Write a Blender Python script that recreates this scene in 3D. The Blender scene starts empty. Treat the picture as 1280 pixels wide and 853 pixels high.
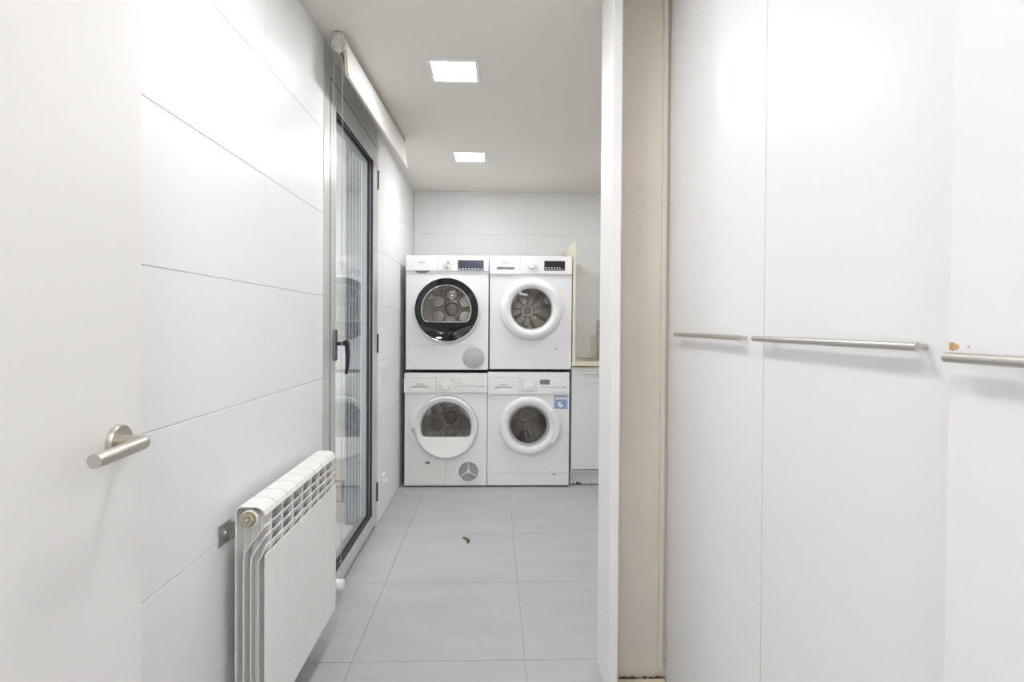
import bpy, bmesh, math, random
from mathutils import Vector, Matrix
random.seed(4)
scene = bpy.context.scene
COL = scene.collection
PI = math.pi

# ---------------------------------------------------------------- camera
yaw, pitch, roll = (math.radians(a) for a in (1.87, 0.65, 0.37))
CAM_H = 1.18
fw = Vector((math.sin(yaw)*math.cos(pitch), math.cos(yaw)*math.cos(pitch), -math.sin(pitch)))
rt = Vector((math.cos(yaw), -math.sin(yaw), 0))
up = rt.cross(fw)
rt, up = rt*math.cos(roll) + up*math.sin(roll), up*math.cos(roll) - rt*math.sin(roll)
cd = bpy.data.cameras.new('camera')
cam = bpy.data.objects.new('camera', cd)
COL.objects.link(cam)
cam.matrix_world = Matrix(((rt.x, up.x, -fw.x, 0), (rt.y, up.y, -fw.y, 0), (rt.z, up.z, -fw.z, CAM_H), (0, 0, 0, 1)))
cd.sensor_fit = 'HORIZONTAL'
cd.sensor_width = 36
cd.lens = 705/1280*36
cd.shift_y = -11.5/1280
cd.clip_start = 0.02
scene.camera = cam

# ---------------------------------------------------------------- world, exposure
w = bpy.data.worlds.new('evening_sky')
scene.world = w
w.use_nodes = True
w.node_tree.nodes['Background'].inputs[0].default_value = (0.92, 0.96, 1.0, 1)
w.node_tree.nodes['Background'].inputs[1].default_value = 1.75
vs = scene.view_settings
vs.view_transform = 'Standard'
vs.look = 'None'
vs.gamma = 1
vs.use_curve_mapping = False
vs.exposure = 0.27
LAMP = 58.0            # emission of every small LED panel

# ---------------------------------------------------------------- materials
MATS = {}
def mat(name, col, rough=0.5, metal=0.0, spec=0.5, bump=0.0, bscale=200, var=0.0, vscale=3.0, coat=0.0, stretch=None):
    if name in MATS: return MATS[name]
    m = bpy.data.materials.new(name); m.use_nodes = True
    nt = m.node_tree; b = nt.nodes['Principled BSDF']
    b.inputs['Base Color'].default_value = (*col, 1)
    b.inputs['Roughness'].default_value = rough
    b.inputs['Metallic'].default_value = metal
    b.inputs['Specular IOR Level'].default_value = spec
    b.inputs['Coat Weight'].default_value = coat
    b.inputs['Coat Roughness'].default_value = 0.08
    if bump or var:
        tc = nt.nodes.new('ShaderNodeTexCoord')
        src = tc.outputs['Object']
        if stretch:
            mp = nt.nodes.new('ShaderNodeMapping'); mp.inputs['Scale'].default_value = stretch
            nt.links.new(src, mp.inputs[0]); src = mp.outputs[0]
        if bump:
            n = nt.nodes.new('ShaderNodeTexNoise'); n.inputs['Scale'].default_value = bscale
            nt.links.new(src, n.inputs['Vector'])
            bp = nt.nodes.new('ShaderNodeBump'); bp.inputs['Strength'].default_value = bump
            bp.inputs['Distance'].default_value = 0.002
            nt.links.new(n.outputs['Fac'], bp.inputs['Height']); nt.links.new(bp.outputs[0], b.inputs['Normal'])
        if var:
            n = nt.nodes.new('ShaderNodeTexNoise'); n.inputs['Scale'].default_value = vscale
            n.inputs['Detail'].default_value = 6; n.inputs['Roughness'].default_value = 0.65
            nt.links.new(src, n.inputs['Vector'])
            r = nt.nodes.new('ShaderNodeValToRGB')
            r.color_ramp.elements[0].position = 0.3; r.color_ramp.elements[1].position = 0.7
            r.color_ramp.elements[0].color = (*[max(0, c*(1-var)) for c in col], 1)
            r.color_ramp.elements[1].color = (*[min(1, c*(1+var)) for c in col], 1)
            nt.links.new(n.outputs['Fac'], r.inputs[0]); nt.links.new(r.outputs[0], b.inputs['Base Color'])
    MATS[name] = m
    return m

def glass(name, tint=(1, 1, 1), ior=1.5, rough=0.0):
    m = bpy.data.materials.new(name); m.use_nodes = True
    nt = m.node_tree; nt.nodes.clear()
    out = nt.nodes.new('ShaderNodeOutputMaterial'); mix = nt.nodes.new('ShaderNodeMixShader')
    tr = nt.nodes.new('ShaderNodeBsdfTransparent'); gl = nt.nodes.new('ShaderNodeBsdfGlossy')
    tr.inputs[0].default_value = (*tint, 1); gl.inputs['Roughness'].default_value = rough
    g = nt.nodes.new('ShaderNodeNewGeometry'); ma = nt.nodes.new('ShaderNodeMath'); ma.operation = 'MULTIPLY_ADD'
    ma.inputs[1].default_value = 1/ior - ior; ma.inputs[2].default_value = ior
    fr = nt.nodes.new('ShaderNodeFresnel')
    nt.links.new(g.outputs['Backfacing'], ma.inputs[0]); nt.links.new(ma.outputs[0], fr.inputs['IOR'])
    nt.links.new(fr.outputs[0], mix.inputs[0]); nt.links.new(tr.outputs[0], mix.inputs[1]); nt.links.new(gl.outputs[0], mix.inputs[2])
    nt.links.new(mix.outputs[0], out.inputs[0])
    MATS[name] = m
    return m

def emit(name, col, s):
    m = bpy.data.materials.new(name); m.use_nodes = True
    nt = m.node_tree; nt.nodes.clear()
    out = nt.nodes.new('ShaderNodeOutputMaterial'); e = nt.nodes.new('ShaderNodeEmission')
    e.inputs[0].default_value = (*col, 1); e.inputs[1].default_value = s
    nt.links.new(e.outputs[0], out.inputs[0]); MATS[name] = m
    return m

M_tile = mat('wall_tile_white', (.90, .90, .895), .34, spec=.34)
M_grout = mat('tile_grout', (.87, .86, .84), .8)
M_ceil = mat('ceiling_paint', (.85, .81, .755), .85, bump=.15, bscale=90)  # warm tint puts the bounce-lit shading into the ceiling colour
M_plaster = mat('shade_tinted_plaster', (.77, .70, .62), .75, bump=.2, bscale=120, var=.04, vscale=6)  # beige holds the warm shade of the wall facing the camera
M_hall = mat('hall_plaster', (.88, .87, .85), .8)
M_lacquer = mat('white_lacquer', (.89, .89, .895), .36, spec=.36, bump=.06, bscale=40, stretch=(6, 6, .6))
M_leaf = mat('door_lacquer', (.86, .845, .83), .36, spec=.5)
M_jamb = mat('jamb_lacquer', (.90, .89, .87), .42)
M_edge = mat('board_edge', (.68, .62, .50), .6)
M_floor_grout = mat('floor_grout', (.62, .62, .61), .8)
M_steel = mat('brushed_steel', (.60, .57, .53), .30, 1.0, bump=.05, bscale=300, stretch=(1, 60, 60))
M_steel_x = mat('brushed_nickel', (.62, .58, .52), .28, 1.0)
M_enamel = mat('white_enamel', (.83, .84, .86), .25, coat=.3)
M_enamel_o = mat('old_white_enamel', (.88, .885, .885), .28, coat=.3)
M_plast = mat('white_plastic', (.88, .88, .89), .35)
M_plast_w = mat('warm_white_plastic', (.87, .87, .85), .38)
M_chrome = mat('chrome', (.78, .78, .78), .10, 1.0)
M_black = mat('black_gloss', (.008, .008, .010), .06, spec=.6)
M_dark = mat('dark_gap', (.02, .02, .022), .6)
M_grey = mat('grey_plastic', (.52, .52, .53), .5)
M_greyline = mat('grey_print', (.40, .40, .41), .6)
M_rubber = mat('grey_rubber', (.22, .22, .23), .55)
M_drum = mat('drum_steel', (.84, .80, .74), .36, .75)
M_drum_d = mat('drum_steel_dark', (.58, .56, .53), .30, .85)
M_rib = mat('embossed_steel', (.86, .81, .72), .4, .3)
M_hubdark = mat('hub_dark', (.30, .27, .24), .4, .6)
M_hub = mat('hub_plastic', (.92, .84, .73), .4)
M_lcd = mat('lcd_dark', (.06, .065, .11), .12)
M_lcd_grey = mat('lcd_grey', (.26, .27, .30), .3)
M_lcd_black = mat('lcd_black', (.025, .025, .03), .12)
M_print = mat('white_print', (.8, .8, .82), .5)
M_bluestk = mat('blue_sticker', (.30, .43, .66), .5)
M_bluedk = mat('blue_ring', (.06, .13, .30), .5)
M_alu = mat('silver_aluminium', (.68, .68, .665), .36, .5)
M_gasket = mat('black_gasket', (.015, .015, .018), .5)
M_handle_b = mat('black_handle', (.02, .018, .02), .35)
M_rad = mat('radiator_enamel', (.89, .88, .86), .35)
M_brass = mat('nickel_brass', (.56, .50, .36), .30, 1.0)
M_galv = mat('galvanised', (.46, .50, .46), .40, .8, var=.15, vscale=60)
M_blind = mat('blind_fabric', (.82, .81, .77), .7, bump=.1, bscale=500)
M_blind_p = mat('blind_plastic', (.80, .78, .72), .45)
M_bead = mat('chain_bead', (.50, .47, .39), .4)
M_cream = mat('cream_stone', (.78, .735, .60), .35)
M_cab = mat('cabinet_white', (.80, .80, .80), .35)
M_balc = mat('balcony_tile', (.72, .72, .75), .6, var=.05, vscale=8)
M_stone = mat('balcony_stone', (.60, .55, .47), .7, var=.08, vscale=9)
M_slat = mat('shutter_grey', (.34, .37, .40), .5)
M_leafdry = mat('dry_leaf', (.22, .20, .10), .8)
M_leafdry2 = mat('pale_scrap', (.62, .58, .45), .8)
M_chip = mat('bare_chipboard', (.60, .40, .17), .9, var=.4, vscale=120)
M_dirt = mat('dark_crumbs', (.10, .075, .04), .95, var=.5, vscale=90)
M_filler = mat('cream_filler', (.74, .66, .50), .8, bump=.4, bscale=60)
M_chipdark = mat('chip_brown', (.16, .08, .03), .9)
M_diff = emit('led_diffuser', (.985, .99, 1.0), LAMP)
M_diff_fill = emit('added_fill_diffuser', (.985, .99, 1.0), 13.0)  # glow of the added fill panel in the hall
M_glass = glass('window_glass', (.95, .96, .955), 1.9)
M_porthole = glass('porthole_glass', (.95, .95, .95))
M_porthole_d = glass('porthole_glass_smoked', (.80, .80, .81))

def floor_material():
    m = bpy.data.materials.new('concrete_tile'); m.use_nodes = True
    nt = m.node_tree; b = nt.nodes['Principled BSDF']
    g = nt.nodes.new('ShaderNodeNewGeometry')
    n1 = nt.nodes.new('ShaderNodeTexNoise'); n1.inputs['Scale'].default_value = 5; n1.inputs['Detail'].default_value = 9; n1.inputs['Roughness'].default_value = .62
    n2 = nt.nodes.new('ShaderNodeTexNoise'); n2.inputs['Scale'].default_value = 60; n2.inputs['Detail'].default_value = 3
    mx = nt.nodes.new('ShaderNodeMixRGB'); mx.inputs[0].default_value = .22
    mp = nt.nodes.new('ShaderNodeMapping'); mp.inputs['Scale'].default_value = (.6, 1.5, 1)
    nt.links.new(g.outputs['Position'], mp.inputs[0])
    nt.links.new(mp.outputs[0], n1.inputs['Vector']); nt.links.new(g.outputs['Position'], n2.inputs['Vector'])
    nt.links.new(n1.outputs['Fac'], mx.inputs[1]); nt.links.new(n2.outputs['Fac'], mx.inputs[2])
    r = nt.nodes.new('ShaderNodeValToRGB')
    r.color_ramp.elements[0].position = .28; r.color_ramp.elements[0].color = (.42, .422, .423, 1)
    r.color_ramp.elements[1].position = .72; r.color_ramp.elements[1].color = (.505, .507, .508, 1)
    nt.links.new(mx.outputs[0], r.inputs[0]); nt.links.new(r.outputs[0], b.inputs['Base Color'])
    b.inputs['Roughness'].default_value = .42; b.inputs['Specular IOR Level'].default_value = .4
    bp = nt.nodes.new('ShaderNodeBump'); bp.inputs['Strength'].default_value = .06; bp.inputs['Distance'].default_value = .002
    nt.links.new(n2.outputs['Fac'], bp.inputs['Height']); nt.links.new(bp.outputs[0], b.inputs['Normal'])
    return m
M_floor = floor_material()

# ---------------------------------------------------------------- mesh helpers
def world_loc(o):
    v = Vector((0, 0, 0))
    while o is not None:
        v += o.location; o = o.parent
    return v

def link(name, me, parent=None):
    o = bpy.data.objects.new(name, me); COL.objects.link(o)
    if parent is not None: o.parent = parent
    return o

def obj(name, bm, m, parent=None, smooth=False, base=None, auto=True):
    """bm is in world coordinates; the object keeps its own origin at `base`."""
    off = world_loc(parent) if parent is not None else Vector((0, 0, 0))
    if base is None:
        if parent is None:
            xs = [v.co for v in bm.verts]
            base = Vector(((min(c.x for c in xs)+max(c.x for c in xs))/2, (min(c.y for c in xs)+max(c.y for c in xs))/2, min(c.z for c in xs)))
        else:
            base = off
    base = Vector(base)
    bmesh.ops.translate(bm, verts=bm.verts, vec=-base)
    bmesh.ops.recalc_face_normals(bm, faces=bm.faces)
    if smooth:
        for f in bm.faces: f.smooth = True
        for e in bm.edges:
            if len(e.link_faces) == 2 and e.calc_face_angle(0) > math.radians(38): e.smooth = False
    me = bpy.data.meshes.new(name); bm.to_mesh(me); bm.free()
    for mm in (m if isinstance(m, (list, tuple)) else [m]): me.materials.append(mm)
    o = link(name, me, parent)
    o.location = base - off
    return o

def thing(name, loc, label, cat, group=None):
    o = bpy.data.objects.new(name, None); COL.objects.link(o)
    o.location = loc; o.empty_display_size = .05
    o['label'] = label; o['category'] = cat
    if group: o['group'] = group
    return o

def tag(o, label, cat, group=None):
    o['label'] = label; o['category'] = cat
    if group: o['group'] = group
    return o

def struct(o):
    o['kind'] = 'structure'; return o

def BM(): return bmesh.new()

def box(bm, x0, x1, y0, y1, z0, z1, bev=0, seg=1):
    vs_ = [bm.verts.new((x, y, z)) for x in (x0, x1) for y in (y0, y1) for z in (z0, z1)]
    fs = [bm.faces.new([vs_[i] for i in q]) for q in ((0, 1, 3, 2), (4, 6, 7, 5), (0, 4, 5, 1), (2, 3, 7, 6), (0, 2, 6, 4), (1, 5, 7, 3))]
    if bev:
        es = list({e for f in fs for e in f.edges})
        bmesh.ops.bevel(bm, geom=es, offset=bev, segments=seg, affect='EDGES', profile=.5)
    return bm

AX = {'x': Vector((1, 0, 0)), 'y': Vector((0, 1, 0)), 'z': Vector((0, 0, 1))}
def lathe(bm, prof, c, axis='y', seg=48, close=False, a0=0, a1=2*PI):
    """prof: list of (along, radius) around `axis` through c."""
    c = Vector(c); A = AX[axis] if isinstance(axis, str) else axis.normalized()
    ref = Vector((0, 0, 1)) if abs(A.z) < .9 else Vector((1, 0, 0))
    U = A.cross(ref).normalized(); V = A.cross(U).normalized()
    full = abs(a1-a0-2*PI) < 1e-6
    n = seg if full else seg+1
    rings = []
    for t, r in prof:
        if r < 1e-6: rings.append([bm.verts.new(c+A*t)])
        else:
            rings.append([bm.verts.new(c+A*t+(U*math.cos(a0+(a1-a0)*i/seg)+V*math.sin(a0+(a1-a0)*i/seg))*r) for i in range(n)])
    prs = list(zip(rings, rings[1:]))
    if close: prs.append((rings[-1], rings[0]))
    for p, q in prs:
        for i in range(seg):
            j = (i+1) % n
            if len(p) == 1 and len(q) == 1: continue
            if len(p) == 1: bm.faces.new((p[0], q[i], q[j]))
            elif len(q) == 1: bm.faces.new((p[i], p[j], q[0]))
            else: bm.faces.new((p[i], p[j], q[j], q[i]))
    return bm

def rod(bm, p0, p1, r, seg=16, bev=0):
    p0, p1 = Vector(p0), Vector(p1); d = p1-p0; L = d.length
    if bev: pr = [(0, 0), (0, r-bev), (bev, r), (L-bev, r), (L, r-bev), (L, 0)]
    else: pr = [(0, 0), (0, r), (L, r), (L, 0)]
    return lathe(bm, pr, p0, d, seg)

def tube(bm, pts, r, seg=10, closed=False, caps=True):
    pts = [Vector(p) for p in pts]; n = len(pts); rings = []
    prev = None
    for i, p in enumerate(pts):
        if closed: t = (pts[(i+1) % n]-pts[i-1]).normalized()
        else: t = (pts[min(i+1, n-1)]-pts[max(i-1, 0)]).normalized()
        if prev is None:
            ref = Vector((0, 0, 1)) if abs(t.z) < .9 else Vector((1, 0, 0))
            U = t.cross(ref).normalized()
        else:
            U = (prev - t*prev.dot(t)).normalized()
        prev = U; V = t.cross(U)
        rr = r(i/(n-1)) if callable(r) else r
        rings.append([bm.verts.new(p+(U*math.cos(2*PI*k/seg)+V*math.sin(2*PI*k/seg))*rr) for k in range(seg)])
    for a in range(n if closed else n-1):
        p, q = rings[a], rings[(a+1) % n]
        for k in range(seg):
            bm.faces.new((p[k], p[(k+1) % seg], q[(k+1) % seg], q[k]))
    if caps and not closed:
        bm.faces.new(rings[0]); bm.faces.new(rings[-1])
    return bm

def strip(bm, pts, th, y0, y1):
    """A sheet with profile pts in the xz plane, thickness th, running from y0 to y1."""
    n = len(pts); L = []; R = []
    for i in range(n):
        a = Vector(pts[max(i-1, 0)]); b = Vector(pts[min(i+1, n-1)]); t = (b-a).normalized()
        nrm = Vector((-t.y, t.x))*th/2; p = Vector(pts[i])
        L.append(p+nrm); R.append(p-nrm)
    out = L+R[::-1]
    prism(bm, out, y0, y1, quads=n)
    return bm

def prism(bm, out, y0, y1, quads=0):
    a = [bm.verts.new((p[0], y0, p[1])) for p in out]
    b = [bm.verts.new((p[0], y1, p[1])) for p in out]
    k = len(out)
    for i in range(k):
        j = (i+1) % k
        bm.faces.new((a[i], a[j], b[j], b[i]))
    if quads:
        for i in range(quads-1):
            for r in (a, b): bm.faces.new((r[i], r[i+1], r[k-2-i], r[k-1-i]))
    else:
        bm.faces.new(a); bm.faces.new(b)
    return bm

def rrect(x0, x1, z0, z1, r, n=5):
    out = []
    for cx, cz, a in ((x1-r, z1-r, 0), (x0+r, z1-r, PI/2), (x0+r, z0+r, PI), (x1-r, z0+r, 1.5*PI)):
        for i in range(n+1): out.append((cx+r*math.cos(a+PI/2*i/n), cz+r*math.sin(a+PI/2*i/n)))
    return out

def text_mesh(name, s, size, loc, m, parent, depth=.0006):
    cu = bpy.data.curves.new(name, 'FONT'); cu.body = s; cu.size = size; cu.extrude = depth
    cu.align_x = 'CENTER'; cu.align_y = 'CENTER'
    t = bpy.data.objects.new('text_tmp', cu); COL.objects.link(t)
    dg = bpy.context.evaluated_depsgraph_get()
    me = bpy.data.meshes.new_from_object(t.evaluated_get(dg))
    bpy.data.objects.remove(t); bpy.data.curves.remove(cu)
    me.transform(Matrix.Rotation(PI/2, 4, 'X'))
    me.materials.clear(); me.materials.append(m); me.name = name
    o = link(name, me, parent)
    o.location = Vector(loc)-world_loc(parent)
    return o

# ================================================================ THE SETTING
XL, XR, YB, YF, ZC = -.68, 1.95, 4.80, -1.70, 2.31
XW = .58                       # wardrobe fronts
TH = .006                      # tile thickness
WY0, WY1 = 2.272, 3.330        # window opening along the left wall

# floor: grout bed + single tiles
fl = struct(obj('floor', box(BM(), XL-.05, XR+.05, YF, YB+.05, -.12, -.004), M_floor_grout))
FX, FY, P, G = -.487, 1.973, .604, .0022
for i in range(-1, 5):
    for j in range(-6, 5):
        x0, x1 = max(FX+i*P, XL), min(FX+(i+1)*P, XR)
        y0, y1 = max(FY+j*P, YF), min(FY+(j+1)*P, YB)
        if x1-x0 < .02 or y1-y0 < .02: continue
        if x0 > 1.2 and y1 < 1.8: continue
        obj('floor_tile', box(BM(), x0+G/2, x1-G/2, y0+G/2, y1-G/2, -.010, 0, .0008), M_floor, fl)

struct(obj('ceiling', box(BM(), XL-.25, XR+.2, YF-.1, YB+.2, ZC, ZC+.12), M_ceil))
ZJ = [0, .307, .635, .964, 1.293, 1.621, 1.950, 2.279, ZC]
GT = .0014

def tile_field(parent, axis, at_, u0, u1, ujoint, pitch, hole=None):
    us = [u0] + [ujoint+k*pitch for k in range(-12, 14) if u0+.01 < ujoint+k*pitch < u1-.01] + [u1]
    for a, b in zip(us, us[1:]):
        for za, zb in zip(ZJ, ZJ[1:]):
            bm = BM()
            if axis == 'x': box(bm, at_-TH, at_, a+GT/2, b-GT/2, za+GT/2, zb-GT/2, .0009)
            else: box(bm, a+GT/2, b-GT/2, at_, at_+TH, za+GT/2, zb-GT/2, .0009)
            obj('wall_tile', bm, M_tile, parent)

bm = BM()
box(bm, XL-.10, XL-TH*.75, YF, WY0, 0, ZC); box(bm, XL-.10, XL-TH*.75, WY1, YB+.15, 0, ZC)
wl = struct(obj('wall_left', bm, M_grout))
tile_field(wl, 'x', XL, .10, WY0, 1.70, .604)
tile_field(wl, 'x', XL, WY1, YB-.001, 1.70, .604)
wb = struct(obj('wall_back', box(BM(), XL-.20, XR+.15, YB+TH*.75, YB+.15, 0, ZC), M_grout))
tile_field(wb, 'y', YB, XL+.001, XR, -.323, .604)
struct(obj('wall_right', box(BM(), XR, XR+.15, 1.955, YB+.1, 0, ZC), M_hall))
struct(obj('wall_hall_right', box(BM(), 1.20, 1.32, YF, 1.862, 0, ZC), M_hall))
struct(obj('wall_front', box(BM(), XL-.2, XR+.15, YF-.12, YF, 0, ZC), M_hall))
struct(obj('wall_partition', box(BM(), .398, XR+.15, 1.862, 1.955, 0.004, ZC), M_plaster))

# door lining at the partition's end
jb = struct(obj('trim_1', box(BM(), .370, .398, 1.760, 1.958, 0, ZC-.004, .002, 2), M_jamb))
bm = BM(); box(bm, .398, .404, 1.774, 1.860, 0, ZC-.004, .001)
struct(obj('trim_2', bm, M_plaster))
# narrow filler between partition and wardrobe, crumbling strip at its foot
struct(obj('trim_3', box(BM(), .556, .572, 1.852, 1.862, .03, ZC-.002, .002), M_plaster))
bm = BM()
for k in range(46):
    x = random.uniform(.402, .572); s = random.uniform(.001, .0045)
    y = 1.862-random.uniform(.002, .012)
    box(bm, x-s*1.6, x+s*1.6, y-s, y+s, 0.0, s*random.uniform(.6, 2.6), s*.3)
o = obj('plaster_crumbs', bm, M_dirt); o['kind'] = 'stuff'
tag(o, 'dark plaster crumbs along the foot of the beige wall beside the wardrobe', 'debris')
struct(obj('trim_4', box(BM(), .406, .574, 1.800, 1.850, 0, .006, .002), M_filler))
# loose paint flakes on the ceiling beside the lining
bm = BM()
vsx = [(.372, 1.985), (.350, 2.01), (.335, 2.06), (.30, 2.078), (.345, 2.083), (.385, 2.075)]
fa = [bm.verts.new((x, y, ZC-.0005)) for x, y in vsx]; fb = [bm.verts.new((x+.004, y-.004, ZC-.004)) for x, y in vsx]
bm.faces.new(fa); bm.faces.new(fb)
for i in range(6): bm.faces.new((fa[i], fa[(i+1) % 6], fb[(i+1) % 6], fb[i]))
o = obj('paint_flake', bm, M_ceil); tag(o, 'lifting flake of ceiling paint beside the top of the door lining', 'paint flake')

# ---------------------------------------------------------------- open door on the left
DX = -.570
d1 = struct(obj('door_1', box(BM(), DX-.040, DX, .135, .933, .008, 2.05, .0015, 2), M_leaf))
hy, hz = .872, 1.000
ros = obj('handle_rose', lathe(BM(), [(0, 0), (0, .026), (.007, .026), (.009, .0245), (.009, .009)], (DX, hy, hz), 'x', 40), M_steel_x, d1, True)
bm = BM(); r = .0098
pts = [(DX+.006, hy, hz), (DX+.030, hy, hz)]
for k in range(1, 8):
    a = PI/2*k/7
    pts.append((DX+.030+.016*math.sin(a), hy-.016*(1-math.cos(a)), hz))
pts.append((DX+.046, hy-.115, hz-.003))
tube(bm, pts, r, 24)
obj('lever', bm, M_steel_x, ros, True)
# door lining the leaf hangs on
bm = BM(); box(bm, XL+.002, DX-.004, .02, .118, 0, 2.10, .002)
struct(obj('trim_5', bm, M_jamb))
for z in (.25, 1.05, 1.85):
    obj('hinge', rod(BM(), (DX+.004, .126, z-.05), (DX+.004, .126, z+.05), .007, 14, .001), M_steel_x, d1, True)

# ---------------------------------------------------------------- glazed balcony door
win = bpy.data.objects.new('window_1', None); COL.objects.link(win)
win.location = (XL-.04, (WY0+WY1)/2, 0); struct(win)
FXO = XL+.003                          # room face of outer frame
bm = BM()
box(bm, XL-.075, FXO, WY0, WY0+.082, 0, ZC-.002, .0012)
box(bm, XL-.075, FXO-.002, WY1-.062, WY1, 0, ZC-.002, .0012)
obj('frame_post', bm, M_alu, win)
obj('sill', box(BM(), XL-.075, FXO-.012, WY0+.082, WY1-.062, 0, .022, .003), M_alu, win)
obj('sill_gasket', box(BM(), XL-.070, XL-.002, WY0+.082, WY1-.062, .022, .030), M_gasket, win)
obj('head_box', box(BM(), XL-.075, FXO-.004, WY0+.082, WY1-.062, 2.200, ZC-.002, .0012), M_alu, win)
obj('head_gasket', box(BM(), XL-.070, XL+.002, WY0+.083, WY1-.063, 2.192, 2.200), M_gasket, win)
LY0, LY1, LZ0, LZ1 = WY0+.090, WY1-.072, .030, 2.192
GY0, GY1, GZ0, GZ1 = LY0+.075, LY1-.062, .098, 2.098
LX0, LX1 = XL-.066, XL+.0045
lf = bpy.data.objects.new('sash', None); COL.objects.link(lf); lf.parent = win
lf.location = (0, 0, .03)
obj('stile', box(BM(), LX0, LX1, LY0, GY0, LZ0, LZ1, .0012), M_alu, lf)
obj('stile', box(BM(), LX0, LX1, GY1, LY1, LZ0, LZ1, .0012), M_alu, lf)
obj('rail', box(BM(), LX0, LX1, GY0, GY1, LZ0, GZ0, .0012), M_alu, lf)
obj('rail', box(BM(), LX0, LX1, GY0, GY1, GZ1, LZ1, .0012), M_alu, lf)
bm = BM()                               # black glazing gasket, stepped
for xa, xb, t in ((XL-.030, XL-.019, .012), (XL-.012, XL-.001, .008)):
    box(bm, xa, xb, GY0, GY0+t, GZ0, GZ1); box(bm, xa, xb, GY1-t, GY1, GZ0, GZ1)
    box(bm, xa, xb, GY0+t, GY1-t, GZ0, GZ0+t); box(bm, xa, xb, GY0+t, GY1-t, GZ1-t, GZ1)
obj('glazing_gasket', bm, M_gasket, lf)
obj('pane', box(BM(), XL-.036, XL-.030, GY0, GY1, GZ0, GZ1), M_glass, lf)
bm = BM(); box(bm, XL-.064, XL+.0035, LY0-.009, LY0, LZ0, LZ1); box(bm, XL-.064, XL-.004, LY1, LY1+.010, LZ0, LZ1)
obj('frame_gasket', bm, M_gasket, win)
for z in (.20, 1.07, 2.02):
    obj('hinge', rod(BM(), (FXO-.001, WY1-.015, z-.055), (FXO-.001, WY1-.015, z+.055), .0075, 12, .001), M_handle_b, win, True)
# black lever handle
hy2 = 2.418
bm = BM()
out = rrect(hy2-.015, hy2+.015, 1.022, 1.160, .0145, 6)
a = [bm.verts.new((LX1, p[0], p[1])) for p in out]; b = [bm.verts.new((LX1+.010, hy2+(p[0]-hy2)*.82, 1.091+(p[1]-1.091)*.95)) for p in out]
for i in range(len(out)): bm.faces.new((a[i], a[(i+1) % len(out)], b[(i+1) % len(out)], b[i]))
bm.faces.new(a); bm.faces.new(b)
rod(bm, (LX1+.008, hy2, 1.098), (LX1+.048, hy2, 1.098), .0085, 16)
tube(bm, [(LX1+.046, hy2, 1.112), (LX1+.053, hy2+.002, 1.095), (LX1+.055, hy2+.006, 1.05), (LX1+.052, hy2+.010, 1.00), (LX1+.047, hy2+.012, .968)],
     lambda t: .0115*(1-.42*t), 14)
obj('window_handle', bm, M_handle_b, win, True)

# balcony outside
struct(obj('floor_balcony', box(BM(), -2.3, XL-.075, 1.2, 3.46, -.14, -.015), M_balc))
wbal = struct(obj('wall_balcony', box(BM(), -2.3, -.785, 3.46, 3.60, -.14, 2.5), M_hall))
for k in range(3):
    for q in range(3):
        x1 = -.79-q*.46-(k % 2)*.12
        obj('stone_block', box(BM(), x1-.45, x1, 3.425, 3.46, -.015+k*.125, .105+k*.125, .004), M_stone, wbal)
struct(obj('wall_parapet', box(BM(), -2.42, -2.3, 1.2, 3.6, -.14, 1.05), M_hall))
sp = thing('shutter_panel', (-.84, 3.40, -.015), 'grey ribbed shutter panel standing outside behind the balcony door glass', 'shutter')
for k in range(5):
    x = -.880+k*.0185
    obj('slat', box(BM(), x, x+.015, 3.37, 3.395, -.01, 2.3, .003), M_slat, sp)
obj('backing', box(BM(), -.884, -.788, 3.395, 3.41, -.015, 2.3), M_slat, sp)

# ================================================================ LIGHTS
def ceiling_light(x, y, label, s=.226, md=None):
    t = thing('ceiling_light', (x, y, ZC), label, 'ceiling light', 'square ceiling lights')
    h, i = s/2, s/2-.018
    bm = BM()
    zt, zb = ZC, ZC-.006
    o_ = [bm.verts.new((x+a*h, y+b*h, zt)) for a, b in ((-1, -1), (1, -1), (1, 1), (-1, 1))]
    p_ = [bm.verts.new((x+a*(h-.003), y+b*(h-.003), zb)) for a, b in ((-1, -1), (1, -1), (1, 1), (-1, 1))]
    q_ = [bm.verts.new((x+a*i, y+b*i, zb)) for a, b in ((-1, -1), (1, -1), (1, 1), (-1, 1))]
    r_ = [bm.verts.new((x+a*i, y+b*i, zt)) for a, b in ((-1, -1), (1, -1), (1, 1), (-1, 1))]
    for A, B in ((o_, p_), (p_, q_), (q_, r_)):
        for k in range(4): bm.faces.new((A[k], A[(k+1) % 4], B[(k+1) % 4], B[k]))
    obj('light_frame', bm, M_plast, t)
    obj('diffuser', box(BM(), x-i+.0005, x+i-.0005, y-i+.0005, y+i-.0005, ZC-.004, ZC-.001), md or M_diff, t)
    return t
ceiling_light(-.181, 2.525, 'square white recessed ceiling light level with the blind bracket, larger of the two in view')
ceiling_light(-.166, 3.797, 'square white recessed ceiling light just in front of the stacked laundry machines')
ceiling_light(-.181, 1.250, 'square white recessed ceiling light above the open white door')
ceiling_light(1.050, 3.450, 'square white recessed ceiling light over the sink counter')
ceiling_light(-.181, -.100, 'added square fill light in the hallway ceiling behind the camera')  # unseen lamp added as fill from behind the camera
ceiling_light(.10, -1.150, 'large added fill panel in the hallway ceiling behind the camera', .598, M_diff_fill)  # unseen panel added to lift the dim lower walls and fronts

# ================================================================ LAUNDRY MACHINES
MW, MH, MD, MY = .596, .838, .60, 4.100     # width, height, depth, front plane

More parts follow.
